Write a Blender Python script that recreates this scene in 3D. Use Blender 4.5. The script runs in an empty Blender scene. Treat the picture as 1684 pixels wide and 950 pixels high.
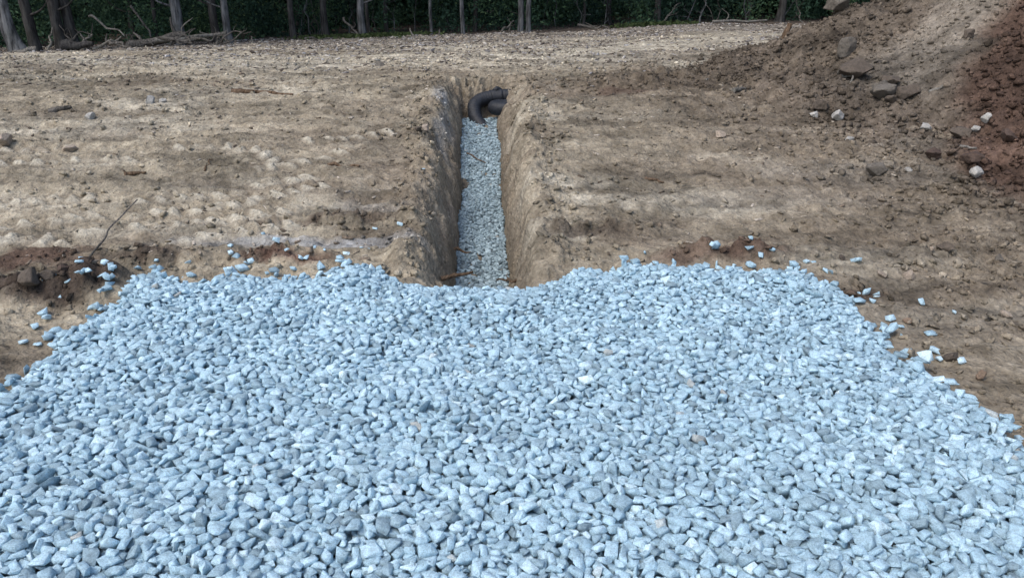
import bpy, bmesh, math, random
import numpy as np
from mathutils import Vector, Matrix, noise as mnoise
random.seed(7); rng = np.random.default_rng(7)
sc = bpy.context.scene
import time as _t; _t0=_t.time()
def tick(m): print('TICK',m,round(_t.time()-_t0,1),flush=True)
col = sc.collection
R = math.radians
EYE = 1.47
F = 1272.0; PITCH = R(20.0)

# ---------------------------------------------------------------- helpers
def sstep(a, b, x):
    t = np.clip((x - a) / (b - a), 0, 1); return t * t * (3 - 2 * t)

def hash2(ix, iy, seed):
    h = (ix.astype(np.int64) * 374761393 + iy.astype(np.int64) * 668265263 + seed * 2147483647) & 0xFFFFFFFF
    h = ((h ^ (h >> 13)) * 1274126177) & 0xFFFFFFFF
    h = ((h ^ (h >> 16)) * 2246822519) & 0xFFFFFFFF
    return ((h ^ (h >> 15)) & 0xFFFFFF) / float(0xFFFFFF)

def vnoise(x, y, seed=0):
    ix = np.floor(x); iy = np.floor(y); fx = x - ix; fy = y - iy
    u = fx * fx * fx * (fx * (fx * 6 - 15) + 10); v = fy * fy * fy * (fy * (fy * 6 - 15) + 10)
    a = hash2(ix, iy, seed); b = hash2(ix + 1, iy, seed); c = hash2(ix, iy + 1, seed); d = hash2(ix + 1, iy + 1, seed)
    return (a * (1 - u) + b * u) * (1 - v) + (c * (1 - u) + d * u) * v * 1.0 - 0.5

def fbm(x, y, f, octv=4, seed=0, gain=0.5):
    s = 0; a = 1; cs, sn = math.cos(0.6), math.sin(0.6)
    for k in range(octv):
        s = s + a * vnoise(x * f + 13.7 * k, y * f - 7.1 * k, seed + k)
        x, y = x * cs - y * sn, x * sn + y * cs
        f *= 2.03; a *= gain
    return s

def ridge(x, y, f, octv=3, seed=0):
    s = 0; a = 1
    for k in range(octv):
        s = s + a * (0.25 - np.abs(vnoise(x * f + 5.3 * k, y * f + 9.1 * k, seed + k)))
        f *= 2.1; a *= 0.5
    return s

def cells(x, y, f, seed=0):
    """rounded lumps: height of the nearest random cell"""
    X = x * f; Y = y * f; ix = np.floor(X); iy = np.floor(Y)
    best = np.full(np.shape(X), 9.0); val = np.zeros(np.shape(X))
    for dx in (-1, 0, 1):
        for dy in (-1, 0, 1):
            cx = ix + dx; cy = iy + dy
            px = cx + hash2(cx, cy, seed); py = cy + hash2(cx, cy, seed + 3)
            r = hash2(cx, cy, seed + 5)
            d = np.hypot(X - px, Y - py) / (0.35 + 0.5 * r)
            m = d < best; best = np.where(m, d, best); val = np.where(m, r, val)
    return np.sqrt(np.clip(1 - best * best, 0, 1)) * val

# ---------------------------------------------------------------- terrain shape (metres, eye at z=EYE, looking along +y)
KD = np.array([-20, 0, 3.5, 4.0, 5, 6, 7, 8, 8.6, 10, 14, 20, 40, 400.])
KE = np.array([-1.47, -1.47, -1.46, -1.40, -1.25, -1.06, -.90, -.775, -.735, -.70, -.68, -.66, -.5, -.3])
BX = np.array([-60, -11, -7, 0, 4, 7.5, 60.]); BE = np.array([-1.05, -.96, -.81, -.62, -.45, -.39, -.3])
def base(x, y):
    e = 0.5 * np.interp(y, KD, KE) + .25 * np.interp(y - .35, KD, KE) + .25 * np.interp(y + .35, KD, KE)
    b = np.interp(x, BX, BE) + .008 * np.clip(y - 20, 0, 40)
    s = sstep(9.5, 18, y)
    return e * (1 - s) + b * s + EYE
def tcx(y): return -.195 - .042 * (y - 4.95)
GY = np.array([3.4, 3.85, 4.1, 4.4, 4.8, 5.2, 8.5, 12]); GZ = np.array([-1.36, -1.42, -1.53, -1.72, -1.80, -1.77, -1.07, -.4])
def gravel_z(y): return np.interp(y, GY, GZ) + EYE
def trench(x, y, z):
    n1 = fbm(y * 1.0, x * 0 + 3.1, 2.2, 4, 41) ; n2 = fbm(y * 1.0, x * 0 + 9.4, 2.2, 4, 47)
    nn = fbm(x, y, 9, 3, 51)
    dx = x - tcx(y)
    wl = .425 + .10 * n1 + .05 * nn; wr = .365 + .09 * n2 + .05 * nn + .15 * sstep(6.9, 7.9, y)
    bot = .175 + .03 * n2 + .02 * nn
    t = np.where(dx < 0, (-dx - bot) / (wl - bot), (dx - bot) / (wr - bot))
    wob = .10 * fbm(x, y * .6, 6, 3, 61)
    t = np.clip(t + 1.6 * wob * (t > 0) * (t < 1), 0, 1)
    prof = 1 - np.power(1 - t, 1.9) * (1 - .15 * np.sin(t * 9))
    ends = sstep(3.5, 3.85, y) * (1 - sstep(8.45 + .2 * nn, 8.70 + .2 * nn, y))
    floor = gravel_z(y) - .085
    depth = np.clip(z - floor, 0, 2)
    inside = (1 - prof) * ends
    zz = z - depth * inside
    # spoil lips along both sides
    lipl = np.exp(-((dx + wl + .05) / .09) ** 2); lipr = np.exp(-((dx - wr - .05) / .08) ** 2)
    lip = (lipl * (.025 + .07 * fbm(x, y, 3.5, 3, 71)) + lipr * (.03 + .05 * fbm(x, y, 3.2, 3, 77)) * (1 - .9 * sstep(7.0, 8.0, y))) * sstep(3.9, 4.3, y) * (1 - sstep(7.7, 8.4, y))
    return zz + lip, inside, (lipl + lipr) * ends
def endlip(x, y):
    return np.exp(-((y - 8.74) / .07) ** 2) * np.exp(-((x + .22) / .42) ** 4) * (.015 + .05 * fbm(x, y, 7, 3, 88))

HA = np.array([7.2, 8.65]); HB = np.array([8.7, 4.9])
def heap_s(x, y):
    ab = HB - HA; t = np.clip(((x - HA[0]) * ab[0] + (y - HA[1]) * ab[1]) / (ab @ ab), 0, 1)
    d = np.hypot(x - HA[0] - t * ab[0], y - HA[1] - t * ab[1])
    return (5.3 + .15 * t) - d + .35 * fbm(x, y, .55, 3, 21)
def heap_h(x, y):
    s = heap_s(x, y)
    sp = np.clip(s, 0, 9)
    h = .60 * sp * sp / (sp + 1.7)
    h = 2.7 - np.log1p(np.exp((2.7 - h) * 3.0)) / 3.0 + math.log1p(math.exp(-2.7 * 3)) / 3
    return np.where(s < 0, s * .5, h)
def surf(x, y): return base(x, y) + np.maximum(0, heap_h(x, y))

def ray(px, py):
    a = (px - 842) / F; b = -(py - 475) / F
    d = np.array([a, math.cos(PITCH) + b * math.sin(PITCH), -math.sin(PITCH) + b * math.cos(PITCH)])
    return d
_ts = np.concatenate([np.arange(1.2, 12, .01), np.arange(12, 60, .05)])
def P(px, py, fn=None, lift=0.0):
    d = ray(px, py); X = d[0] * _ts; Y = d[1] * _ts; Z = EYE + d[2] * _ts
    g = (fn or surf)(X, Y) + lift
    k = np.argmax(Z <= g) if np.any(Z <= g) else len(_ts) - 1
    return float(X[k]), float(Y[k])

# ---- gravel pad outline
PAD_PX = [(-60,690),(0,652),(30,628),(70,606),(95,580),(92,548),(130,528),(172,508),(178,468),(215,452),(262,447),(300,458),(335,470),(372,452),(415,466),(470,462),(535,458),(556,436),(610,436),(655,452),(668,458),(700,472),(735,481),(762,485),(850,485),(872,476),(888,460),(893,442),(915,428),(958,430),(1000,444),(1070,438),(1150,438),(1196,448),(1262,440),(1330,436),(1352,458),(1392,492),(1440,530),(1476,572),(1500,600),(1560,638),(1618,680),(1684,742)]
PAD = [P(px, py, base, .05) for px, py in PAD_PX]
PAD = np.array([(-2.8,1.0),(-3.0,1.9),(-2.6,2.4)] + PAD[1:] + [(2.15,1.9),(2.5,1.4),(2.5,1.0)])
def poly_sd(x, y, poly):
    shp = np.shape(x); x = np.ravel(x); y = np.ravel(y)
    best = np.full(x.shape, 1e9); ins = np.zeros(x.shape, bool)
    n = len(poly)
    for i in range(n):
        ax, ay = poly[i]; bx, by = poly[(i + 1) % n]
        ex, ey = bx - ax, by - ay; L = ex * ex + ey * ey + 1e-12
        t = np.clip(((x - ax) * ex + (y - ay) * ey) / L, 0, 1)
        best = np.minimum(best, np.hypot(x - ax - t * ex, y - ay - t * ey))
        c = ((ay > y) != (by > y)) & (x < ex * (y - ay) / (ey if abs(ey) > 1e-12 else 1e-12) + ax)
        ins ^= c
    return np.where(ins, best, -best).reshape(shp)

# ---- machine track cleat marks
TRK_PX = [[(0,268),(60,266),(120,262),(180,262),(240,262)],
          [(225,330),(300,322),(360,317),(420,306),(480,294),(530,288)],
          [(215,352),(290,345),(350,342),(410,334),(455,330)],
          [(225,372),(290,366),(350,362),(430,354),(500,344)],
          [(0,372),(40,364),(90,360),(150,352),(200,348)],
          [(20,392),(80,388),(130,384),(190,376)],
          [(560,250),(500,262),(450,272),(400,276)], [(360,335),(420,327),(480,318),(560,305)], [(0,395),(40,392),(100,400),(150,398)], [(300,395),(360,388),(440,378),(520,366)],
          [(640,215),(590,222),(540,226),(480,232)], [(0,335),(60,328),(120,322),(180,318)],
          [(290,242),(350,240),(420,246),(470,268)],
          [(10,245),(70,243),(140,238)]]
LOBES = []
for tr in TRK_PX:
    pts = [P(*p) for p in tr]
    acc = 0
    for (a, b) in zip(pts[:-1], pts[1:]):
        L = math.hypot(b[0] - a[0], b[1] - a[1]); n = max(1, int(round(L / .125)))
        for k in range(n):
            t = k / n
            LOBES.append((a[0] + (b[0] - a[0]) * t + random.gauss(0, .012), a[1] + (b[1] - a[1]) * t + random.gauss(0, .012),
                          math.atan2(b[1] - a[1], b[0] - a[0]) + random.gauss(0, .2), random.choice((0., .4, .7, .9, 1, 1))))
def lobes(x, y):
    h = np.zeros(np.shape(x)); hr = h.ravel(); wv = .022 * fbm(x, y, 14, 2, 607); xr = np.ravel(x + wv); yr = np.ravel(y - wv)
    near = np.where((xr > -5.6) & (xr < -.9) & (yr > 3.9) & (yr < 7.2))[0]
    if not len(near): return h
    xs = xr[near]; ys = yr[near]; o = np.zeros(len(near))
    order = np.argsort(xs); xs = xs[order]; ys = ys[order]
    oo = np.zeros(len(order))
    for lx, ly, a, s in LOBES:
        i0, i1 = np.searchsorted(xs, [lx - .16, lx + .16])
        dx = xs[i0:i1] - lx; dy = ys[i0:i1] - ly
        u = dx * math.cos(a) + dy * math.sin(a); v = -dx * math.sin(a) + dy * math.cos(a)
        u = u + v * .5
        oo[i0:i1] = np.maximum(oo[i0:i1], (.35 + .65 * s) * np.exp(-(np.abs(u / (.040 + .25 * np.clip(-v, -.06, .06))) ** 3 + np.abs(v / .062) ** 3)))
    o[order] = oo; hr[near] = o
    return hr.reshape(np.shape(x))

def ground_full(x, y, want=False):
    z = base(x, y)
    z, ins, lip = trench(x, y, z)
    z = z + endlip(x, y)
    r = np.hypot(x, y)
    far = 1 - sstep(14, 26, y) * .0
    n = .05 * fbm(x, y, .8, 4, 1) + .022 * fbm(x * .45, y, 5, 4, 5) + .020 * fbm(x, y, 16, 3, 9) + .016 * fbm(x * .5, y, 9, 2, 12)
    # dragged / graded streaks
    n = n + .030 * ridge(x * .35 + y * .1, y, 7, 4, 15) + (.35 + .65 * (x < 0)) * .036 * ridge(x * .14, y + .06 * np.sin(x * .9) + .03 * x, 8, 3, 17)
    n = n + .012 * np.sin((y + .05 * fbm(x, y, 2, 2, 601)) * 70) * np.exp(-((x + 1.0) / .38) ** 2 - ((y - 4.35) / .28) ** 2)
    rough = .35 + .9 * lip + .7 * sstep(.3, 2.2, -heap_s(x, y)) * 0 + sstep(-1.8, .2, heap_s(x, y))
    rough = np.maximum(rough, .9 * np.exp(-((y - 3.95) / .3) ** 2) * (x < -.6))
    n = n + .030 * cells(x, y, 9, 31) * np.clip(rough, 0, 1.3) * sstep(-.1, .25, fbm(x, y, 1.5, 2, 33) + .1 + .2 * lip)
    n = n + .014 * cells(x, y, 24, 35) * np.clip(rough, .3, 1.2)
    w = np.exp(-((x - 1.2 * np.sin(y)) / 99) ** 2)
    n = n + np.clip(ins * 2, 0, 1) * (.09 * fbm(x, y * .6, 7, 5, 91) + .06 * ridge(x, y * .7, 9, 3, 95) + .05 * cells(x, y, 8, 97) * sstep(-.1, .2, fbm(x, y, 3, 2, 98)))
    mo = mound(x, y); n = n + mo * (.035 + .10 * cells(x, y, 11, 611) + .05 * fbm(x, y, 6, 3, 617))
    lb = lobes(x, y)
    n = n * (1 - .6 * (lb > .05)) + .032 * lb - .014 * (lb > .003)
    near = np.where((y.ravel() < 4.2) & (np.abs(x.ravel()) < 3.4) & (y.ravel() > .2))[0]
    if len(near):
        dm = np.zeros(x.size); dm[near] = sstep(-.02, .15, poly_sd(x.ravel()[near], y.ravel()[near], PAD)); n = n * (1 - .75 * dm.reshape(x.shape))
    z = z + n
    return (z, ins, lip, lb) if want else z

REDPOLY = [P(*p) for p in [(1684,-30),(1668,-20),(1655,5),(1612,78),(1580,112),(1545,150),(1580,200),(1590,228),(1560,250),(1545,268),(1612,322),(1684,348)]]
REDPOLY = np.array(REDPOLY + [(REDPOLY[-1][0] + .8, REDPOLY[-1][1] - .5), (9.5, 3.0), (10.5, 8.0)])
SANDPOLY = np.array([P(*p) for p in [(1590,-40),(1545,0),(1500,40),(1430,85),(1385,125),(1420,150),(1470,140),(1530,138),(1575,108),(1605,75),(1650,3),(1665,-25)]])
MOUNDS = [(*P(80, 488), .42, .13), (*P(150, 468), .25, .10), (*P(245, 432), .36, .10), (*P(545, 372), .42, .06), (*P(980, 385), .3, .07), (*P(440, 430), .3, .10), (*P(1190, 425), .35, .08), (*P(1130, 136), .75, .22), (*P(1030, 146), .5, .14)]
def mound(x, y):
    m = np.zeros(np.shape(x))
    for a, b, rx, ry in MOUNDS:
        m = np.maximum(m, np.exp(-((x - a) / rx) ** 2 - ((y - b) / ry) ** 2) * (np.abs(x - a) < 3 * rx))
    return m
# ---------------------------------------------------------------- soil colours (dry albedo)
TAN = np.array([.278, .248, .190]); PALE = np.array([.42, .395, .325]); BROWN = np.array([.150, .125, .096])
RED = np.array([.088, .056, .043]); HUMUS = np.array([.085, .066, .054]); GREY = np.array([.27, .26, .25])
HEAPC = np.array([.128, .108, .086]); SAND = np.array([.175, .158, .132]); WHITE = np.array([.42, .44, .45])
def B(px, py, rx, ry, c, s):
    x, y = P(px, py); return (x, y, rx, ry, c, s)
BLOBS = [B(55,428,.42,.16,RED,.9), B(120,440,.3,.1,RED,.5), B(470,436,.42,.13,RED,1.0), B(400,425,.25,.1,BROWN,.7), B(1170,430,.5,.12,RED,.75), B(1225,428,.3,.1,RED,.5),
         B(1415,492,.2,.12,RED,.6), B(560,370,.55,.09,HUMUS,.8), B(250,432,.42,.10,HUMUS,.85), B(80,487,.55,.15,HUMUS*.85,.95), B(150,467,.32,.13,HUMUS*.85,.9),
         B(960,388,.34,.09,HUMUS,.7), B(1230,405,.4,.1,BROWN,.8), B(1040,400,.4,.15,BROWN,.7), B(420,400,.8,.10,WHITE,.55), B(590,405,.4,.10,WHITE,.7), B(600,345,.3,.1,WHITE,.3),
         B(1050,330,.9,.16,PALE,.55), B(1180,345,.8,.13,PALE,.45), B(960,235,.5,.2,TAN,.6), B(940,300,.4,.2,PALE,.4), B(1130,280,1.,.3,BROWN,.35),
         B(100,215,2.2,.18,PALE,.5), B(250,170,.8,.2,PALE,.5), B(340,150,1.2,.3,PALE,.4), B(400,120,2.4,.5,TAN,.4), B(30,340,1.,.25,PALE,.3), B(560,230,1.,.5,BROWN,.35), B(640,300,.5,1.2,BROWN,.5),
         B(640,180,.9,.6,BROWN,.35), B(900,150,.4,.5,BROWN,.6), B(1010,150,.9,.28,BROWN*.85,.9), B(1120,142,1.3,.45,BROWN*.8,.95), B(1020,155,.35,.15,RED*1.3,.5), B(1100,75,3.,1.5,PALE,.65), B(1230,85,1.3,1.2,PALE,.7), B(930,95,3,.9,PALE,.35), B(600,110,3,.9,PALE,.25),
         B(1400,290,.9,.3,SAND,.6), B(1320,330,.9,.2,SAND,.5), B(1480,240,.4,.2,SAND,.5), B(1560,540,.6,.3,SAND,.3), B(1400,400,.8,.3,BROWN,.4),
         B(735,200,.10,.65,WHITE,.5), B(722,160,.10,.3,WHITE,.7), B(745,290,.08,.4,WHITE,.3), B(20,600,.6,.4,BROWN,.6), B(60,545,.4,.2,TAN,.3), B(430,215,.8,.3,BROWN,.12), B(820,146,.35,.14,BROWN,.7)]
def dirt_color(x, y, heap=False):
    x = np.asarray(x, float); y = np.asarray(y, float)
    def mix(c, d, m): return c * (1 - m[..., None]) + d * m[..., None]
    c = np.broadcast_to(TAN, x.shape + (3,)).copy()
    wx = x + .12 * fbm(x, y, 3, 3, 101); wy = y + .10 * fbm(x, y, 3.5, 3, 107)
    right = sstep(-.1, 1.6, wx + .3 * fbm(x, y, 1, 2, 111)) * (1 - sstep(8.3, 9.3, wy - .25 * (wx - 1)))
    c = mix(c, BROWN * .55 + TAN * .45, .7 * right)
    c = mix(c, PALE, .55 * sstep(.0, .5, fbm(x * .35, y, 2.6, 4, 121)))
    c = mix(c, BROWN, .55 * sstep(.05, .5, fbm(x * .4, y, 3.1, 4, 131)))
    c = mix(c, PALE * 1.08, .55 * sstep(8.6, 10.5, wy) * (1 - sstep(15, 18, wy)) * sstep(-.5, .3, fbm(x * .5, y, .7, 3, 145) + .15))
    farm = sstep(13.5, 18.5, wy + .8 * fbm(x, y, .4, 3, 141))
    c = mix(c, GREY * .8, .6 * farm)
    forest = sstep(19.2, 20.5, wy + .12 * np.clip(-4 - x, 0, 8) * 3)
    s = heap_s(x, y)
    c = mix(c, BROWN, .6 * sstep(-1.6, -.3, s))
    if heap:
        hc = np.broadcast_to(HEAPC, x.shape + (3,)).copy()
        hc = mix(hc, BROWN, .6 * sstep(-.1, .4, fbm(x, y, 1.3, 4, 151)))
        u = (y - 7.2) + .55 * (x - 5)     # a slide of finer pale soil runs down the face
        kk = np.where((s.ravel() > -.5) & (np.abs(x.ravel()) < 12))[0]; band = np.zeros(x.size); redm = np.zeros(x.size)
        band[kk] = sstep(-.25, .25, poly_sd(wx.ravel()[kk], wy.ravel()[kk], SANDPOLY)); redm[kk] = sstep(-.15, .25, poly_sd(wx.ravel()[kk], wy.ravel()[kk], REDPOLY) + .25 * fbm(x.ravel()[kk], y.ravel()[kk], 2.2, 3, 161))
        band = band.reshape(x.shape); redm = redm.reshape(x.shape)
        hc = mix(hc, SAND * 1.1, .85 * band)
        hc = mix(hc, RED * 1.1, .85 * redm * sstep(-.3, .5, s))
        c = mix(c, hc, sstep(-.2, .45, s + .3 * fbm(x, y, 2.5, 3, 171)))
    nb = .35 * fbm(x, y, 4.5, 3, 181); shp = c.shape; c = c.reshape(-1, 3); wxr = wx.ravel(); wyr = wy.ravel(); nbr = nb.ravel()
    for bx, by, rx, ry, bc, bs in BLOBS:
        k = np.where((np.abs(wxr - bx) < 1.5 * rx) & (np.abs(wyr - by) < 1.5 * ry))[0]
        if not len(k) or (heap and (bc is TAN or bc is PALE)): continue
        m = bs * sstep(.35, .85, np.exp(-((wxr[k] - bx) / rx) ** 2 - ((wyr[k] - by) / ry) ** 2) + nbr[k])
        c[k] = mix(c[k], bc, m)
    c = c.reshape(shp)
    c = mix(c, HUMUS, .85 * forest)
    lum = 1 + .5 * fbm(x * .5, y, 7, 4, 191) + .28 * fbm(x * .13, y + .03 * x, 7, 4, 193) + .35 * fbm(x, y, 13, 3, 197) + .45 * fbm(x * .55, y, 2.2, 3, 195)
    return np.clip(c * lum[..., None], .01, .8)

# ---------------------------------------------------------------- materials
def new_mat(name):
    m = bpy.data.materials.new(name); m.use_nodes = True
    nt = m.node_tree; b = nt.nodes['Principled BSDF']; return m, nt, b
def nd(nt, t, **kw):
    n = nt.nodes.new(t)
    for k, v in kw.items(): setattr(n, k, v)
    return n
def ramp(nt, src, stops):
    r = nd(nt, 'ShaderNodeValToRGB'); e = r.color_ramp.elements
    while len(e) < len(stops): e.new(.5)
    for i, (p, c) in enumerate(stops):
        e[i].position = p; e[i].color = (*c, 1) if len(c) == 3 else c
    nt.links.new(src, r.inputs[0]); return r.outputs[0]
def tnoise(nt, vec, scale, detail=4, rough=.6):
    n = nd(nt, 'ShaderNodeTexNoise'); n.inputs['Scale'].default_value = scale; n.inputs['Detail'].default_value = detail
    n.inputs['Roughness'].default_value = rough; nt.links.new(vec, n.inputs['Vector']); return n.outputs['Fac']
def mul(nt, a, b, fac=1.0, mode='MULTIPLY'):
    m = nd(nt, 'ShaderNodeMix', data_type='RGBA', blend_type=mode); m.inputs[0].default_value = fac
    nt.links.new(a, m.inputs[6]); nt.links.new(b, m.inputs[7]); return m.outputs[2]
def bump(nt, h, dist, strength=1.0, nrm=None):
    b = nd(nt, 'ShaderNodeBump'); b.inputs['Strength'].default_value = strength; b.inputs['Distance'].default_value = dist
    nt.links.new(h, b.inputs['Height'])
    if nrm: nt.links.new(nrm, b.inputs['Normal'])
    return b.outputs[0]

def soil_mat(name):
    m, nt, b = new_mat(name)
    g = nd(nt, 'ShaderNodeNewGeometry').outputs['Position']
    a = nd(nt, 'ShaderNodeAttribute', attribute_name='soil').outputs['Color']
    n1 = tnoise(nt, g, 26, 4, .55); n3 = tnoise(nt, g, 9, 5, .65)
    wn = nd(nt, 'ShaderNodeTexNoise'); wn.inputs['Scale'].default_value = 30; nt.links.new(g, wn.inputs['Vector'])
    def grain(scale):
        va = nd(nt, 'ShaderNodeVectorMath', operation='SCALE'); va.inputs['Scale'].default_value = .6 / scale; nt.links.new(wn.outputs['Color'], va.inputs[0])
        vb = nd(nt, 'ShaderNodeVectorMath', operation='ADD'); nt.links.new(g, vb.inputs[0]); nt.links.new(va.outputs[0], vb.inputs[1])
        v = nd(nt, 'ShaderNodeTexVoronoi'); v.inputs['Scale'].default_value = scale; nt.links.new(vb.outputs[0], v.inputs['Vector'])
        sp = nd(nt, 'ShaderNodeSeparateColor'); nt.links.new(v.outputs['Color'], sp.inputs[0]); return v.outputs['Distance'], sp.outputs[0], sp.outputs[1]
    d1, r1, _ = grain(38); d2, n2, _ = grain(95)
    c = mul(nt, a, ramp(nt, n1, [(.28, (.60, .58, .56)), (.42, (.93, .93, .93)), (.60, (1.07, 1.07, 1.07)), (.74, (1.30, 1.31, 1.32))]))
    c = mul(nt, c, ramp(nt, n2, [(.0, (.9, .9, .9)), (.85, (1.03, 1.03, 1.03)), (1, (1.25, 1.25, 1.26))]))
    c = mul(nt, c, ramp(nt, r1, [(0, (.94, .935, .93)), (.85, (1.02, 1.02, 1.02)), (1, (1.12, 1.12, 1.12))]))
    c = mul(nt, c, ramp(nt, d1, [(.25, (1.02, 1.02, 1.02)), (.8, (.88, .875, .87))]))
    c = mul(nt, c, ramp(nt, n3, [(.3, (.78, .75, .72)), (.7, (1.2, 1.2, 1.2))]))
    nt.links.new(c, b.inputs['Base Color'])
    b.inputs['Roughness'].default_value = .95; b.inputs['Specular IOR Level'].default_value = .15
    def inv(o):
        m_ = nd(nt, 'ShaderNodeMath', operation='SUBTRACT'); m_.inputs[0].default_value = 1.0; nt.links.new(o, m_.inputs[1]); return m_.outputs[0]
    nn = bump(nt, n1, .03, .9); nn = bump(nt, inv(d1), .008, .6, nn); nn = bump(nt, inv(d2), .003, .6, nn)
    nt.links.new(nn, b.inputs['Normal']); return m
M_SOIL = soil_mat('dry_soil')

def stone_mat(name, stops, speck=(.62, 1.25)):
    m, nt, b = new_mat(name)
    g = nd(nt, 'ShaderNodeTexCoord').outputs['Object']
    r = nd(nt, 'ShaderNodeAttribute', attribute_name='tone').outputs['Fac']
    c = ramp(nt, r, stops)
    n1 = tnoise(nt, g, 45, 5, .7); n2 = tnoise(nt, g, 260, 3, .6)
    c = mul(nt, c, ramp(nt, n1, [(.3, (speck[0],) * 3), (.48, (.95, .95, .95)), (.75, (speck[1],) * 3)]))
    c = mul(nt, c, ramp(nt, n2, [(.33, (.72, .72, .72)), (.6, (1.1, 1.1, 1.1))]))
    nt.links.new(c, b.inputs['Base Color']); b.inputs['Roughness'].default_value = .8
    b.inputs['Specular IOR Level'].default_value = .3
    nn = bump(nt, n1, .012, .7); nn = bump(nt, n2, .003, .7, nn)
    nt.links.new(nn, b.inputs['Normal']); return m
M_GRAVEL = stone_mat('crushed_limestone', [(0, (.20, .28, .33)), (.2, (.31, .445, .525)), (.5, (.41, .60, .71)), (.8, (.54, .745, .855)), (.94, (.68, .86, .93)), (.975, (.47, .52, .52)), (1, (.42, .44, .42))])
M_GRAVEL_T = stone_mat('greyer_limestone', [(0, (.14, .18, .20)), (.3, (.26, .345, .385)), (.6, (.36, .475, .53)), (.9, (.50, .64, .70)), (1, (.36, .35, .31))])  # same stone in darker, greyer tones for the trench strip
def rock_mat(name, c):
    c = np.array(c)
    return stone_mat(name, [(0, tuple(c * .8)), (1, tuple(c * 1.1))], (.6, 1.35))

def wood_mat(name, c1, c2, sc_=14):
    m, nt, b = new_mat(name)
    g = nd(nt, 'ShaderNodeTexCoord').outputs['Object']
    mp = nd(nt, 'ShaderNodeMapping'); mp.inputs['Scale'].default_value = (1, 1, .16); nt.links.new(g, mp.inputs['Vector'])
    n1 = tnoise(nt, mp.outputs[0], sc_, 6, .7); n2 = tnoise(nt, g, 3, 3)
    c = ramp(nt, n1, [(.38, c1), (.6, c2)])
    c = mul(nt, c, ramp(nt, n2, [(.3, (.65, .66, .62)), (.7, (1.2, 1.2, 1.2))]))
    nt.links.new(c, b.inputs['Base Color']); b.inputs['Roughness'].default_value = .95
    b.inputs['Specular IOR Level'].default_value = .1
    nt.links.new(bump(nt, n1, .04, 1.0), b.inputs['Normal']); return m
M_BARK_P = wood_mat('pale_bark', (.04, .041, .045), (.18, .185, .195))
M_BARK_D = wood_mat('dark_bark', (.028, .026, .027), (.085, .082, .08))
M_DEAD = wood_mat('dead_wood', (.07, .064, .058), (.20, .185, .17), 30)
M_DEADP = wood_mat('bleached_wood', (.13, .12, .11), (.29, .275, .25), 30)
M_ROOT = wood_mat('root_bark', (.10, .065, .042), (.24, .17, .12), 40)

def leaf_mat(name, stops):
    m, nt, b = new_mat(name)
    r = nd(nt, 'ShaderNodeAttribute', attribute_name='tone').outputs['Fac']
    c = ramp(nt, r, stops); nt.links.new(c, b.inputs['Base Color'])
    b.inputs['Roughness'].default_value = .7; b.inputs['Specular IOR Level'].default_value = .15
    tr = nd(nt, 'ShaderNodeBsdfTranslucent'); nt.links.new(c, tr.inputs['Color'])
    mx = nd(nt, 'ShaderNodeMixShader'); mx.inputs[0].default_value = .3
    nt.links.new(b.outputs[0], mx.inputs[1]); nt.links.new(tr.outputs[0], mx.inputs[2])
    nt.links.new(mx.outputs[0], nt.nodes['Material Output'].inputs['Surface']); return m
M_LEAF = leaf_mat('forest_leaves', [(0, (.02, .042, .034)), (.5, (.055, .11, .07)), (.85, (.11, .19, .095)), (1, (.21, .28, .13))])
M_GRASS = leaf_mat('grass_blades', [(0, (.04, .06, .025)), (1, (.09, .125, .05))])

def sleeve_mat():
    m, nt, b = new_mat('black_filter_sock')
    g = nd(nt, 'ShaderNodeTexCoord').outputs['Object']
    n = tnoise(nt, g, 30, 4)
    nt.links.new(ramp(nt, n, [(.3, (.006, .008, .012)), (.7, (.018, .022, .030))]), b.inputs['Base Color'])
    b.inputs['Roughness'].default_value = .62
    n2 = tnoise(nt, g, 300, 2); nt.links.new(bump(nt, n2, .002, .5), b.inputs['Normal']); return m
M_PIPE = sleeve_mat()

# ---------------------------------------------------------------- mesh building
def link(o, parent=None):
    col.objects.link(o)
    if parent: o.parent = parent
    return o
def np_mesh(name, V, faces_flat, loop_tot, mat, attrs=None, smooth=False):
    me = bpy.data.meshes.new(name)
    V = np.asarray(V, np.float32)
    me.vertices.add(len(V)); me.vertices.foreach_set('co', V.ravel())
    ff = np.asarray(faces_flat, np.int32).ravel(); lt = np.asarray(loop_tot, np.int32)
    me.loops.add(len(ff)); me.loops.foreach_set('vertex_index', ff)
    me.polygons.add(len(lt)); ls = np.concatenate([[0], np.cumsum(lt)[:-1]]).astype(np.int32)
    me.polygons.foreach_set('loop_start', ls); me.polygons.foreach_set('loop_total', lt)
    if smooth: me.polygons.foreach_set('use_smooth', np.ones(len(lt), bool))
    me.update(calc_edges=True)
    for k, v in (attrs or {}).items():
        v = np.asarray(v, np.float32)
        if v.ndim == 2:
            a = me.attributes.new(k, 'FLOAT_COLOR', 'POINT'); a.data.foreach_set('color', np.c_[v, np.ones(len(v))].astype(np.float32).ravel())
        else:
            a = me.attributes.new(k, 'FLOAT', 'POINT'); a.data.foreach_set('value', v)
    me.materials.append(mat); return me
def grid_obj(name, xs, ys, zfun, cfun):
    X, Y = np.meshgrid(xs, ys); Z = zfun(X, Y); C = cfun(X, Y, Z)
    nx, ny = len(xs), len(ys)
    i = np.arange(nx - 1)[None, :] + (np.arange(ny - 1) * nx)[:, None]
    f = np.stack([i, i + 1, i + 1 + nx, i + nx], -1).reshape(-1, 4)
    me = np_mesh(name, np.c_[X.ravel(), Y.ravel(), Z.ravel()], f, np.full(len(f), 4), M_SOIL, {'soil': C.reshape(-1, 3)}, True)
    return link(bpy.data.objects.new(name, me))
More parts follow.
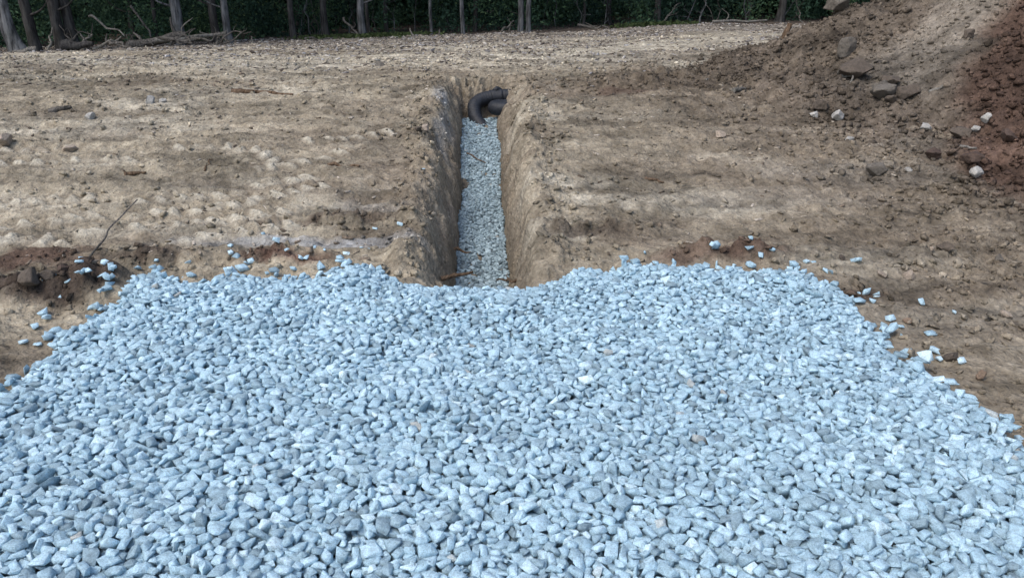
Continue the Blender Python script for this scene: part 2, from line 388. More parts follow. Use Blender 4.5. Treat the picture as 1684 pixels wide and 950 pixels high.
def tag(o, label=None, cat=None, group=None, kind=None):
    if label: o['label'] = label
    if cat: o['category'] = cat
    if group: o['group'] = group
    if kind: o['kind'] = kind
    return o

def grow(a, b, s0, k):
    out = [a]; s = s0
    while out[-1] < b: s *= k; out.append(out[-1] + s)
    return np.array(out[1:])
# ---------------------------------------------------------------- ground sheet
xs = np.concatenate([-grow(5.6, 260, .02, 1.035)[::-1], np.arange(-5.6, -1.0, .0175), np.arange(-1.0, .6, .009), np.arange(.6, 5.0, .0175), grow(4.98, 260, .02, 1.035)])
ys = np.concatenate([-grow(-.3, 60, .05, 1.12)[::-1], np.arange(.3, 3.2, .04), np.arange(3.2, 9.4, .0145), grow(9.4, 300, .015, 1.012)])
gcache = {}
def gz(X, Y):
    z, ins, lip, lb = ground_full(X, Y, True); gcache['v'] = (ins, lip, lb); return z
def gc(X, Y, Z):
    ins, lip, lb = gcache['v']
    c = dirt_color(X, Y)
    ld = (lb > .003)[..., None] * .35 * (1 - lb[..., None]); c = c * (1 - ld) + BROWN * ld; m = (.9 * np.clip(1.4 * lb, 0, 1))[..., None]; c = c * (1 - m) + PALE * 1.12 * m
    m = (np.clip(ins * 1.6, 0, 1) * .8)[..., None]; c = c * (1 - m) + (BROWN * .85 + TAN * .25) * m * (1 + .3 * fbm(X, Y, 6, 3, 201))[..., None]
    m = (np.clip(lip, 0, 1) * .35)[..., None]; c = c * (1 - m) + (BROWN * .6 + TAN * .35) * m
    return c
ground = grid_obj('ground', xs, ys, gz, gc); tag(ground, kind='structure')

tick('ground')
# ---------------------------------------------------------------- spoil heap
def heap_rough(x, y):
    s = heap_s(x, y)
    k = sstep(-.2, .6, s)
    band = np.zeros(x.size); kk = np.where(s.ravel() > 0)[0]; band[kk] = sstep(-.3, .2, poly_sd(x.ravel()[kk], y.ravel()[kk], SANDPOLY)); band = band.reshape(x.shape)
    q = (1 - .8 * band)
    return k * (.16 * fbm(x, y, 1.1, 4, 301) + q * (.06 * cells(x, y, 5, 311) * sstep(.05, .3, fbm(x, y, 1.2, 2, 317)) + .035 * cells(x, y, 11, 321) * sstep(-.15, .2, fbm(x, y, 2.2, 2, 327)) + .10 * fbm(x, y, 4, 5, 337, .6)) + .03 * fbm(x, y, 20, 3, 341))
def heap_z(x, y):
    return base(x, y) + heap_h(x, y) - .03 + heap_rough(x, y)
hx = np.concatenate([np.arange(1.0, 8.2, .02), grow(8.2, 15.5, .02, 1.03)]); hy = np.concatenate([np.arange(-1.0, 3.6, .06), np.arange(3.6, 11.5, .02), grow(11.5, 16.5, .02, 1.03)])
heap = grid_obj('spoil_heap', hx, hy, heap_z, lambda X, Y, Z: dirt_color(X, Y, True))
tag(heap, 'tall heap of excavated brown and reddish soil rising at the right', 'dirt pile')
def full(x, y): return np.maximum(ground_full(x, y), heap_z(x, y))

tick('heap')
# ---------------------------------------------------------------- stone prototypes
def hull(pts, bev=0.0):
    bm = bmesh.new()
    for p in pts: bm.verts.new(p)
    r = bmesh.ops.convex_hull(bm, input=bm.verts[:], use_existing_faces=False)
    bmesh.ops.delete(bm, geom=[v for v in bm.verts if not v.link_faces], context='VERTS')
    bmesh.ops.dissolve_limit(bm, angle_limit=R(12), verts=bm.verts[:], edges=bm.edges[:])
    if bev:
        bmesh.ops.bevel(bm, geom=bm.edges[:], offset=bev, segments=1, profile=.5, affect='EDGES', clamp_overlap=True)
    bm.normal_update(); bm.verts.index_update()
    V = np.array([v.co[:] for v in bm.verts]); Fs = [[v.index for v in f.verts] for f in bm.faces]
    planes = np.array([[*f.normal, f.normal.dot(f.verts[0].co)] for f in bm.faces])
    bm.free(); return V, np.concatenate([np.array(f) for f in Fs]), np.array([len(f) for f in Fs]), planes
def rock_pts(n, ax):
    p = rng.normal(size=(n, 3)); p /= np.linalg.norm(p, axis=1)[:, None]
    p = np.sign(p) * np.abs(p) ** .75                      # pushes towards a blocky, crushed outline
    return p * np.array(ax) * rng.uniform(.8, 1.05, (n, 1))
PROTO = []
for i in range(70):
    ax = (1, rng.uniform(.5, .92), rng.uniform(.28, .66))
    if i % 3:
        c8 = np.array([(a, b, c) for a in (-1, 1) for b in (-1, 1) for c in (-1, 1)]) * rng.uniform(.35, 1.0, (8, 3)) * np.array(ax) * (.95, .95, .9)
        c8[:4, 1] += rng.uniform(-.3, .3); c8[::2, 0] += rng.uniform(-.25, .25)
        PROTO.append(hull(np.vstack([c8, rock_pts(int(rng.integers(1, 4)), ax)]), .022))
    else:
        PROTO.append(hull(rock_pts(int(rng.integers(8, 12)), ax), .022))
CLOD = [hull(rock_pts(int(rng.integers(8, 13)), (1, rng.uniform(.7, .95), rng.uniform(.5, .85)))) for i in range(24)]
def rotmat(tilt):
    a = rng.uniform(0, 2 * math.pi); b = rng.uniform(0, 2 * math.pi)
    return np.array((Matrix.Rotation(a, 3, 'Z') @ Matrix.Rotation(tilt, 3, 'X') @ Matrix.Rotation(b, 3, 'Z')))

class Soup:
    def __init__(s): s.V = []; s.F = []; s.L = []; s.T = []; s.n = 0
    def add(s, V, Fl, Lt, tone):
        s.V.append(V); s.F.append(Fl + s.n); s.L.append(Lt)
        s.T.append(np.full(len(V), tone) if np.ndim(tone) == 0 else np.tile(tone, (len(V), 1))); s.n += len(V)
    def obj(s, name, mat, attr='tone', parent=None, smooth=False):
        me = np_mesh(name, np.concatenate(s.V), np.concatenate(s.F), np.concatenate(s.L), mat, {attr: np.concatenate(s.T)}, smooth)
        return link(bpy.data.objects.new(name, me), parent)

# ---------------------------------------------------------------- gravel: stones dropped one by one onto a height map
CELL = .006
X0, Y0, X1, Y1 = -3.3, .85, 3.1, 9.2
NX, NY = int((X1 - X0) / CELL), int((Y1 - Y0) / CELL)
gx = X0 + (np.arange(NX) + .5) * CELL; gy = Y0 + (np.arange(NY) + .5) * CELL
def upsample(fn, step):
    cxs = np.arange(X0 - step, X1 + 2 * step, step); cys = np.arange(Y0 - step, Y1 + 2 * step, step)
    A, Bq = np.meshgrid(cxs, cys); Z = fn(A, Bq)
    fx = (gx - cxs[0]) / step; ix = fx.astype(int); fx -= ix; fy = (gy - cys[0]) / step; iy = fy.astype(int); fy -= iy
    Za = Z[iy][:, ix] * (1 - fx) + Z[iy][:, ix + 1] * fx; Zb = Z[iy + 1][:, ix] * (1 - fx) + Z[iy + 1][:, ix + 1] * fx
    return Za * (1 - fy)[:, None] + Zb * fy[:, None]
H = upsample(ground_full, .015)
def target_fn(x, y):
    z0 = base(x, y)
    d = poly_sd(x, y, PAD) + .05 * fbm(x, y, 4, 3, 401)
    pad = z0 + .038 + .062 * sstep(0, .3, d) + .04 * fbm(x, y, 1.3, 3, 411) + .035 * fbm(x, y, 4.5, 3, 415)
    # the pad sinks towards the mouth of the trench
    m = sstep(.66, .20, np.abs(x - tcx(y))) * sstep(3.5, 3.72, y)
    pad = pad * (1 - m) + np.minimum(pad, gravel_z(y) + .02) * m
    t = np.where(d > 0, pad, -9.)
    tr = (np.abs(x - tcx(y)) < .21 + .42 * sstep(4.45, 3.95, y) + .05 * fbm(x * 0, y, 3, 3, 431)) & (y > 3.6) & (y < 8.47)
    t = np.where(tr & (y < 8.3) & (y > 3.7), np.maximum(gravel_z(y) + .012 * fbm(x, y, 3, 2, 421), np.where((d > 0), pad, -9)), t)
    return t
Tg = upsample(target_fn, .03)
valid = Tg > -2
VAR = []
for i in range(420):
    V, Fl, Lt, pl = PROTO[i % len(PROTO)]
    s = float(np.clip(rng.lognormal(math.log(.0265), .25), .014, .039))
    tilt = abs(rng.normal(0, .42)) if rng.random() < .85 else rng.uniform(0, 1.5)
    M = rotmat(tilt); W = (V @ M.T) * s; Npl = pl[:, :3] @ M.T; D = pl[:, 3] * s
    r = int(math.ceil(np.abs(W[:, :2]).max() / CELL)); k = (np.arange(2 * r + 1) - r) * CELL
    A, Bq = np.meshgrid(k, k)
    up = Npl[:, 2] > .02; dn = Npl[:, 2] < -.02; side = ~up & ~dn
    top = np.min((D[up, None, None] - Npl[up, 0, None, None] * A - Npl[up, 1, None, None] * Bq) / Npl[up, 2, None, None], 0)
    bot = np.max((D[dn, None, None] - Npl[dn, 0, None, None] * A - Npl[dn, 1, None, None] * Bq) / Npl[dn, 2, None, None], 0)
    ok = top > bot
    bot = np.where(ok, bot, 1e3).astype(np.float32); top = np.where(ok, top, -1e3).astype(np.float32)
    VAR.append((W, Fl, Lt, r, bot, top, s))
order_small = sorted(range(len(VAR)), key=lambda i: VAR[i][6])
SMALL = order_small[:260]
H = H.astype(np.float32)
def rest(v, ix, iy):
    r = v[3]
    return float((H[iy - r:iy + r + 1, ix - r:ix + r + 1] - v[4]).max())
tick('gravel prep'); print('lobes', len(LOBES), LOBES[:2])
placed = []
vy, vx = np.where(valid[12:-12, 12:-12]); vy += 12; vx += 12
area = len(vy) * CELL * CELL
def drop(n, iys, ixs, trench_part=False):
    cnt = 0; fails = 0
    N = len(iys); T2 = Tg
    while cnt < n and fails < 40000:
        c = rng.integers(0, N, 7); yy = iys[c]; xx = ixs[c]
        de = T2[yy, xx] - H[yy, xx]; k = int(np.argmax(de))
        if de[k] < .008: fails += 1; continue
        ix, iy = int(xx[k]), int(yy[k])
        vi = int(rng.integers(0, len(VAR))) if (not trench_part or rng.random() < .15) else SMALL[int(rng.integers(0, len(SMALL)))]
        v = VAR[vi]; r = v[3]
        if ix < r + 8 or iy < r + 8 or ix > NX - r - 9 or iy > NY - r - 9: fails += 1; continue
        z = rest(v, ix, iy)
        for st in (4, 3, 2, 2, 1):
            best = z; bi = None
            for dx, dy in ((st, 0), (-st, 0), (0, st), (0, -st)):
                jx, jy = ix + dx, iy + dy
                if jx < r or jy < r or jx >= NX - r or jy >= NY - r: continue
                zz = rest(v, jx, jy)
                if zz < best: best = zz; bi = (jx, jy)
            if bi: ix, iy = bi; z = best
        if ix < r or iy < r or ix >= NX - r or iy >= NY - r: continue
        z -= .004
        if z + v[6] * .5 > T2[iy, ix] + .035 and T2[iy, ix] > -2: fails += 1; continue
        if T2[iy, ix] < -2 and rng.random() < .8: fails += 1; continue
        sl = H[iy - r:iy + r + 1, ix - r:ix + r + 1]; np.maximum(sl, z + v[5], out=sl)
        placed.append((vi, gx[ix], gy[iy], z)); cnt += 1
    return cnt
istr = (np.abs(gx[vx] - tcx(gy[vy])) < .3) & (gy[vy] > 3.95)
npad = drop(72000, vy[~istr], vx[~istr])
ntr = drop(11000, vy[istr], vx[istr], True)
print('gravel stones', npad, ntr, 'area', area)
fr = upsample(lambda a, b: poly_sd(a, b, PAD), .05)
fy, fx_ = np.where((fr > -.32) & (fr < .02)); fy = fy.astype(int)
keep = (gy[fy] > 1.3) & ~((np.abs(gx[fx_] - tcx(gy[fy])) < .7) & (gy[fy] > 3.6)); fy = fy[keep]; fx_ = fx_[keep]
nf = 0
while nf < 210:
    k = int(rng.integers(0, len(fy)))
    if rng.random() > math.exp(float(fr[fy[k], fx_[k]]) / .075): continue
    vi = int(rng.integers(0, len(VAR))); v = VAR[vi]; r = v[3]; ix, iy = int(fx_[k]), int(fy[k])
    if ix < r + 2 or iy < r + 2 or ix > NX - r - 3 or iy > NY - r - 3: continue
    z = rest(v, ix, iy) - .006; sl = H[iy - r:iy + r + 1, ix - r:ix + r + 1]; np.maximum(sl, z + v[5], out=sl)
    placed.append((vi, gx[ix], gy[iy], z)); nf += 1
tick('dropped')
pad_s = Soup(); tr_s = Soup()
for vi, x, y, z in placed:
    v = VAR[vi]; r_ = v[3]; ix = int((x - X0) / CELL); iy = int((y - Y0) / CELL)
    if z + float(v[5].max()) < float(H[iy - r_:iy + r_ + 1:2, ix - r_:ix + r_ + 1:2].min()) - .004: continue      # wholly buried
    t = float(np.clip(rng.beta(2.5, 2.1) * .93 + .06 * fbm(np.array([x]), np.array([y]), 1.2, 2, 441)[0], 0, .94))
    if rng.random() < .003: t = rng.uniform(.95, 1)
    tp = y > 4.0 and abs(x - tcx(y)) < .36
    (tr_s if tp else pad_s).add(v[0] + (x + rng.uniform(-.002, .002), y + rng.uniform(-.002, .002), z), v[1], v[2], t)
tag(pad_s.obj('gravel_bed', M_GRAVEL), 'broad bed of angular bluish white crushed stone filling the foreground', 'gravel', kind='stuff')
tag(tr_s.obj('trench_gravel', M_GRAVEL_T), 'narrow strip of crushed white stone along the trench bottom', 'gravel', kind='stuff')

# ---------------------------------------------------------------- single stones
def stone_obj(name, x, y, size, mat, tone=.6, flat=1.0, rough=False, sink=.25, fn=None):
    if rough:   # rounder weathered rock
        bm = bmesh.new(); bmesh.ops.create_icosphere(bm, subdivisions=4, radius=1)
        o = rng.uniform(0, 99, 3); ax = np.array([1, rng.uniform(.7, .92), rng.uniform(.55, .8)])
        cuts = [(Vector(rng.normal(size=3)).normalized(), rng.uniform(.45, .78)) for _ in range(13)]
        for v in bm.verts:
            p = v.co.copy()
            for n_, d_ in cuts:
                q = p.dot(n_)
                if q > d_: p -= n_ * (q - d_)
            p *= 1.2 * (1 + .10 * mnoise.noise(p * 2.2 + Vector(o)) + .07 * mnoise.noise(p * 6 + Vector(o)))
            v.co = Vector((p.x * ax[0], p.y * ax[1], p.z * ax[2]))
        V = np.array([v.co[:] for v in bm.verts]); Fl = np.array([[v.index for v in f.verts] for f in bm.faces]); bm.free()
        Fl, Lt = Fl.ravel(), np.full(len(Fl), 3)
    else:
        V, Fl, Lt, _ = PROTO[int(rng.integers(0, len(PROTO)))]
    W = (V @ rotmat(abs(rng.normal(0, .25))).T) * size * .5
    h = W[:, 2].max() - W[:, 2].min()
    W = W - (0, 0, W[:, 2].min())
    rr_ = size * .3; gg = (fn or full)(np.array([x, x + rr_, x - rr_, x, x]), np.array([y, y, y, y + rr_, y - rr_])); g = float(.5 * gg.max() + .5 * gg.mean())
    me = np_mesh(name, W, Fl, Lt, mat, {'tone': np.full(len(W), tone)}, rough)
    o = bpy.data.objects.new(name, me); o.location = (x, y, g - sink * h); return link(o)

GS = [  # px, py, size m, label
 (72,512,.075,'flat white stone lying on brown dirt by the round cobble, left of the gravel'),
 (56,533,.060,'small blocky white stone on dirt just below the flat white one'),
 (40,564,.055,'pale stone at left, lower left of a close pair on the dirt'),
 (62,566,.045,'pale stone at left, right-hand one of a close pair on the dirt'),
 (657,380,.060,'blocky white stone on the left shoulder of the trench mouth'),
 (617,377,.045,'small white stone just left of the blocky one at the trench shoulder'),
 (696,283,.040,'single small white chip halfway along the left lip of the trench'),
 (380,410,.045,'white stone farthest from the gravel, above the red soil patch'),
 (381,425,.050,'white stone on the left rim of the red soil patch'),
 (413,434,.060,'larger white stone lying in the left part of the red soil patch'),
 (457,419,.065,'largest white stone on the red soil patch, at its top edge'),
 (474,428,.045,'small oval white stone in the middle of the red soil patch'),
 (504,436,.055,'white stone with a pointed end on the right of the red soil patch'),
 (518,411,.050,'upright white stone on grey dust above the right of the red soil'),
 (535,425,.045,'white stone between the red soil patch and the trench dust'),
 (310,436,.050,'white stone resting on the dark clods left of the red soil'),
 (377,449,.080,'long slab-like white stone between gravel and red soil'),
 (595,411,.035,'small white chip on pale dust left of the trench mouth'),
 (606,406,.040,'greyish chip farthest back on pale dust left of the trench mouth'),
 (433,388,.030,'tiny white chip alone on the grey dirt above the red soil patch'),
 (1231,422,.050,'white stone on dark dirt behind the right part of the gravel'),
 (1250,433,.055,'white stone touching the gravel just right of its lone neighbour behind'),
 (1327,431,.050,'pale stone perched on the back right corner of the gravel'),
 (1411,440,.075,'largest white stray stone on the brown dirt right of the gravel corner'),
 (1426,479,.065,'oval bluish stone on reddish soil just right of the gravel'),
 (1412,483,.025,'tiny white chip beside the oval bluish stone'),
 (1434,501,.065,'white stone at the gravel edge, lower one of a stacked pair'),
 (1442,493,.050,'white stone behind its partner at the right gravel edge'),
 (1513,504,.060,'white stone alone on bare dirt well right of the gravel'),
 (1569,517,.040,'small white stone farthest right of the gravel, half sunk in dirt'),
 (1464,529,.065,'wide white stone poking out of the right gravel edge'),
 (1479,539,.038,'small pale stone next to the tan pebble at the gravel edge'),
 (1532,579,.075,'brightest white stone in the trio right of the gravel'),
 (1545,592,.050,'low flat stone in front of the brightest white one on the right'),
 (1581,600,.062,'white stone at the right end of the trio beside the brown rock'),
 (1503,593,.050,'flat sliver of white stone close to the gravel, left of the trio'),
 (1655,682,.060,'pale stone near the right frame edge just off the gravel'),
]
for px, py, s, lab in GS:
    x, y = P(px, py, None, .02)
    tag(stone_obj('gravel_stone', x, y, s * .92, M_GRAVEL, random.uniform(.6, .9), sink=.1), lab, 'stone', 'stray white stones around the gravel bed')
def mk(c): return rock_mat('rock_%d' % len(bpy.data.materials), c)
R_TAN = mk((.36, .30, .24)); R_BRN = mk((.115, .094, .075)); R_WHT = mk((.42, .41, .38)); R_RED = mk((.095, .066, .052)); R_GRY = mk((.145, .13, .11)); R_ORG = mk((.24, .175, .125))
RK = [
 (1455,158,.26,R_GRY,'largest grey brown rock in the cluster halfway up the soil heap','rocks clustered on the soil heap'),
 (1492,143,.22,R_BRN,'dark brown rough rock at the right of the heap rock cluster','rocks clustered on the soil heap'),
 (1467,128,.24,R_BRN,'brown rock at the back of the heap rock cluster','rocks clustered on the soil heap'),
 (1446,141,.22,R_GRY,'flat slanting rock at the left of the heap rock cluster','rocks clustered on the soil heap'),
 (1465,170,.13,R_BRN,'small dark rock below the largest one of the heap cluster','rocks clustered on the soil heap'),
 (1373,37,.40,R_GRY,'big upright brown boulder standing on the skyline of the heap',None),
 (1352,182,.20,R_BRN,'dark brown lump at the heap foot between two white stones',None),
 (1376,194,.14,R_WHT,'bright white angular stone right of the dark lump at the heap foot',None),
 (1339,190,.10,R_WHT,'small white stone left of the dark lump at the heap foot',None),
 (1524,196,.12,R_WHT,'smooth white pebble on the heap foot below the rock cluster',None),
 (1395,233,.10,R_WHT,'round whitish pebble alone on flat dirt before the heap',None),
 (1184,231,.11,R_TAN,'round tan pebble on the dirt far left of the heap foot',None),
 (1605,290,.12,R_WHT,'whitish stone just below the large red clod on the right',None),
 (1582,207,.20,R_BRN,'rounded brown rock above the red soil at the right',None),
 (1534,262,.17,R_RED,'dark reddish clod at the left border of the red soil',None),
 (1597,274,.19,R_RED,'large red clod resting at the foot of the red soil slope',None),
 (1656,231,.19,R_RED,'biggest rust red rock near the right frame edge',None),
 (1622,188,.11,R_WHT,'pale stone on red soil, right one of two near the frame edge',None),
 (1607,195,.10,R_WHT,'pale stone on red soil, left one of two near the frame edge',None),
 (1492,289,.06,R_WHT,'tiny white pebble in front of the heap below the reddish clod',None),
 (1440,293,.19,R_GRY,'low grey brown rock sunk in dirt left of the tiny white pebble',None),
 (1592,54,.16,R_BRN,'brown stone lying high on the pale soil slide',None),
 (1406,132,.32,R_BRN,'long half buried boulder on the heap left of the rock cluster',None),
 (1390,84,.26,R_GRY,'half buried slab rock below the skyline boulder',None),
 (1495,461,.105,R_TAN,'tan angular rock, the largest on dirt right of the gravel corner',None),
 (1447,458,.07,R_TAN,'smaller tan stone to the left of the large tan rock',None),
 (1553,425,.12,R_BRN,'brown rock on the dirt behind the large tan rock',None),
 (1529,426,.05,R_TAN,'small tan stone beside the brown rock on the right',None),
 (1610,627,.065,R_ORG,'orange tinted pebble on the dirt at lower right',None),
 (1652,534,.07,R_TAN,'flat cream stone near the right frame edge on brown dirt',None),
 (1563,598,.075,R_BRN,'brown rock between the white stones right of the gravel',None),
 (1488,539,.05,R_ORG,'tan pebble touching the right edge of the gravel',None),
 (1382,437,.05,R_BRN,'small brown rock behind the right corner of the gravel',None),
 (57,494,.15,R_BRN,'round brown cobble among dark clods left of the gravel',None),
 (85,487,.09,R_BRN,'brown clod touching the right side of the round cobble',None),
 (112,480,.10,R_RED,'reddish brown lump between the cobble and the leaning stick',None),
 (164,473,.045,R_TAN,'small cream pebble at the foot of the leaning stick',None),
 (248,174,.14,R_WHT,'broken pale rock half buried in the dirt at far left',None),
 (270,170,.10,R_WHT,'smaller pale rock right of the broken one at far left',None),
 (148,194,.14,R_WHT,'single white rock on the tan dirt left of the broken pale rocks',None),
 (10,242,.16,R_TAN,'pale rock at the left frame edge above the track marks',None),
 (118,246,.13,R_TAN,'tan rock lying above the upper row of track marks',None),
 (699,221,.10,R_TAN,'tan rock on the left lip of the trench',None),
 (688,226,.08,R_BRN,'brown rock left of the tan one on the trench lip',None),
 (625,112,.16,R_GRY,'grey stone on the clearing behind the trench, left side',None),
 (1640,440,.07,R_GRY,'grey stone on brown dirt close to the right frame edge',None),
]
for px, py, s, mt, lab, grp in RK:
    x, y = P(px, py)
    tag(stone_obj('rock', x, y, s * .85, mt, random.uniform(.2, .8), rough=True, sink=.02 if 'skyline of the heap' in lab else .20), lab, 'rock', grp)

tick('stones')
# ---------------------------------------------------------------- clods and litter (uncountable)
def clods(name, n, sampler, smin, smax, power, label, cat, lift=.0, bright=(.75, 1.25)):
    S = Soup(); X, Y = sampler(n)
    Z = full(X, Y); C = np.where((heap_s(X, Y) > 0)[:, None], dirt_color(X, Y, True), dirt_color(X, Y))
    u = rng.random(len(X)); size = smin * (smax / smin) ** (u ** power)
    for i in range(len(X)):
        V, Fl, Lt, _ = CLOD[int(rng.integers(0, len(CLOD)))]
        W = (V @ rotmat(rng.uniform(0, .8)).T) * size[i] * .5
        S.add(W + (X[i], Y[i], Z[i] + size[i] * .12), Fl, Lt, C[i] * rng.uniform(*bright) * (1 if rng.random() > .03 else 1.5))
    return tag(S.obj(name, M_SOIL, 'soil'), label, cat, kind='stuff')
def s_heap(n):
    X = rng.uniform(1.6, 9.5, n * 3); Y = rng.uniform(3.6, 12.5, n * 3)
    s = heap_s(X, Y); band = sstep(-.3, .2, poly_sd(X, Y, SANDPOLY))
    red = sstep(-.1, .3, poly_sd(X, Y, REDPOLY))
    w = sstep(-.3, .4, s) * (1 - .85 * band) * (.35 + .65 * sstep(-.2, .3, fbm(X, Y, 1.4, 3, 501)) + red) * (heap_h(X, Y) < 2.5)
    k = rng.random(n * 3) < w * .6
    return X[k][:n], Y[k][:n]
clods('soil_clods', 44000, s_heap, .010, .11, 3.0, 'crumbly clods of brown and red soil strewn over the heap', 'soil clods', bright=(.6, 1.35))
def s_ground(n):
    Y = rng.uniform(2.3, 10.5, n * 5); X = rng.uniform(-6.5, 5.5, n * 5)
    lipd = np.abs(np.abs(X - tcx(Y)) - .47)
    w = .16 + 1.3 * sstep(.20, .02, lipd) * (Y > 3.9) * (Y < 8.8) + .3 * sstep(.8, 3, X) * 1.0 + .5 * sstep(-1.5, 0, heap_s(X, Y))
    w += .8 * np.exp(-((Y - 3.98) / .14) ** 2) * (X < -1.2) * (X > -3.4) * sstep(-.1, .2, fbm(X, Y, 2, 2, 531))
    w += 2.5 * mound(X, Y)
    w *= .5 + sstep(-.1, .3, fbm(X, Y, 2.2, 3, 521))
    w *= (poly_sd(X, Y, PAD) < -.02) & ~((np.abs(X - tcx(Y)) < .3) & (Y > 3.5) & (Y < 8.6))
    k = rng.random(n * 5) < w
    return X[k][:n], Y[k][:n]
clods('dirt_crumbs', 36000, s_ground, .008, .075, 3.0, 'small crumbs and pebbles scattered over the bare dirt', 'dirt crumbs', bright=(.8, 1.35))
def sliver_field(name, n, sampler, lmin, lmax, mat, label, cat, tones):
    S = Soup(); X, Y = sampler(n); Z = ground_full(X, Y)
    q = np.array([0,1,2,3, 4,7,6,5, 0,4,5,1, 1,5,6,2, 2,6,7,3, 3,7,4,0]); lt = np.full(6, 4)
    for i in range(len(X)):
        L = rng.uniform(lmin, lmax) * rng.uniform(.4, 1); w = L * rng.uniform(.08, .45); h = w * rng.uniform(.25, .8)
        V = np.array([(-1,-1,-1),(1,-.7,-1),(1,.8,-1),(-1,1,-1),(-.8,-1,1),(.9,-.6,1),(.8,.7,1),(-1,.6,1)]) * (L / 2, w / 2, h / 2)
        V = V @ rotmat(rng.normal(0, .3)).T
        S.add(V + (X[i], Y[i], Z[i] + h * .3), q, lt, tones[int(rng.integers(0, len(tones)))] * rng.uniform(.7, 1.3))
    return tag(S.obj(name, mat, 'soil'), label, cat, kind='stuff')
def s_far(n):
    Y = 7.6 + 13.0 * rng.random(n * 3) ** .9; X = rng.uniform(-1, 1, n * 3) * (Y * .74 + 1)
    k = (rng.random(n * 3) < .03 + .97 * sstep(8, 17, Y) * sstep(-.3, .2, fbm(X, Y * 2, .8, 3, 541))) & (heap_s(X, Y) < -.2) & ((np.abs(X - tcx(Y)) > .55) | (Y > 9.2))
    return X[k][:n], Y[k][:n]
sliver_field('wood_litter', 60000, s_far, .02, .11, M_SOIL, 'shredded wood and stone litter spread over the clearing up to the forest', 'litter',
             [np.array(c) for c in ((.46,.42,.35),(.34,.30,.25),(.22,.19,.16),(.13,.11,.095),(.52,.50,.46),(.30,.29,.29),(.17,.15,.13),(.40,.40,.41),(.10,.09,.085))])
def s_left(n):
    Y = rng.uniform(4.1, 9, n * 2); X = rng.uniform(-6.4, 4, n * 2)
    k = (np.abs(X - tcx(Y)) > .5) & (rng.random(n * 2) < .25 + .75 * sstep(0, .3, fbm(X, Y, 1, 3, 551)))
    return X[k][:n], Y[k][:n]
sliver_field('twig_litter', 2600, s_left, .015, .075, M_SOIL, 'tiny twigs and chips scattered on the tracked dirt', 'litter',
             [np.array(c) for c in ((.36,.32,.26),(.22,.18,.14),(.12,.10,.08),(.48,.44,.38))])

tick('litter')
# ---------------------------------------------------------------- tubes: pipe, branches, roots, trunks
def tube_mesh(name, pts, radii, mat, seg=10, rough=0.0, flare=None, ribs=None, caps=True, sub=4, twigs=()):
    V = []; Fc = []
    def one(pts, radii, seg, sub):
        pts = [Vector(p) for p in pts]
        C = []; Rr = []
        n = len(pts)
        for i in range(n - 1):
            p0 = pts[max(0, i - 1)]; p1 = pts[i]; p2 = pts[i + 1]; p3 = pts[min(n - 1, i + 2)]
            for k in range(sub):
                t = k / sub
                C.append(.5 * ((2 * p1) + (-p0 + p2) * t + (2 * p0 - 5 * p1 + 4 * p2 - p3) * t * t + (-p0 + 3 * p1 - 3 * p2 + p3) * t ** 3))
                Rr.append(radii[i] * (1 - t) + radii[i + 1] * t)
        C.append(pts[-1]); Rr.append(radii[-1])
        b0 = len(V); ref = None; o = Vector((random.uniform(0, 50), random.uniform(0, 50), 0))
        for i, c in enumerate(C):
            d = (C[min(i + 1, len(C) - 1)] - C[max(i - 1, 0)]).normalized()
            if ref is None:
                ref = d.orthogonal().normalized()
            ref = (ref - d * ref.dot(d)).normalized(); bi = d.cross(ref)
            r = Rr[i]
            if ribs: r *= ribs(i, len(C))
            for k in range(seg):
                a = 2 * math.pi * k / seg; u = ref * math.cos(a) + bi * math.sin(a)
                q = r
                if rough: q *= 1 + rough * mnoise.noise((c + u * r * 2) * (1.2 / max(r, .01)) * .35 + o)
                if flare: q *= flare(i / (len(C) - 1), a)
                V.append(c + u * q)
        for i in range(len(C) - 1):
            for k in range(seg):
                a = b0 + i * seg + k; b = b0 + i * seg + (k + 1) % seg
                Fc.append((a, b, b + seg, a + seg))
        if caps:
            Fc.append(tuple(b0 + k for k in range(seg))[::-1]); e = b0 + (len(C) - 1) * seg; Fc.append(tuple(e + k for k in range(seg)))
    one(pts, radii, seg, sub)
    for tp, tr in twigs: one(tp, tr, max(5, seg - 4), 3)
    me = bpy.data.meshes.new(name); me.from_pydata([v[:] for v in V], [], Fc)
    me.polygons.foreach_set('use_smooth', np.array([len(p.vertices) == 4 for p in me.polygons])); me.materials.append(mat); me.update()
    return me
def place_local(name, pts, radii, mat, loc, **kw):
    loc = Vector(loc); me = tube_mesh(name, [Vector(p) - loc for p in pts], radii, mat, **kw)
    o = bpy.data.objects.new(name, me); o.location = loc; return link(o)
def G(px, py, lift=0, fn=None):
    x, y = P(px, py); return Vector((x, y, float(full(np.array([x]), np.array([y]))[0]) + lift))

# black drain pipe: comes out of the gravel, turns over in a loop and dives behind the right lip
r = .071
px_ = lambda X, D, Z: (X, D, Z)
zb = float(gravel_z(np.array([8.4]))[0])
loopA = [(-0.18, 8, zb + -0.2), (-0.28, 8.12, zb + -0.11), (-0.375, 8.24, zb + -0.01), (-0.4, 8.36, zb + 0.1), (-0.33, 8.45, zb + 0.16), (-0.19, 8.49, zb + 0.19), (0, 8.5, zb + 0.2), (0.18, 8.49, zb + 0.19), (0.36, 8.44, zb + 0.145), (0.44, 8.3, zb + 0.105), (0.3, 8.2, zb + 0.09), (0.08, 8.17, zb + 0.095), (-0.1, 8.18, zb + 0.1), (-0.18, 8.24, zb + 0.103), (-0.15, 8.33, zb + 0.105), (0, 8.37, zb + 0.105), (0.25, 8.38, zb + 0.105)]
root = bpy.data.objects.new('drain_pipe', None); root.location = (-.2, 8.5, zb); link(root)
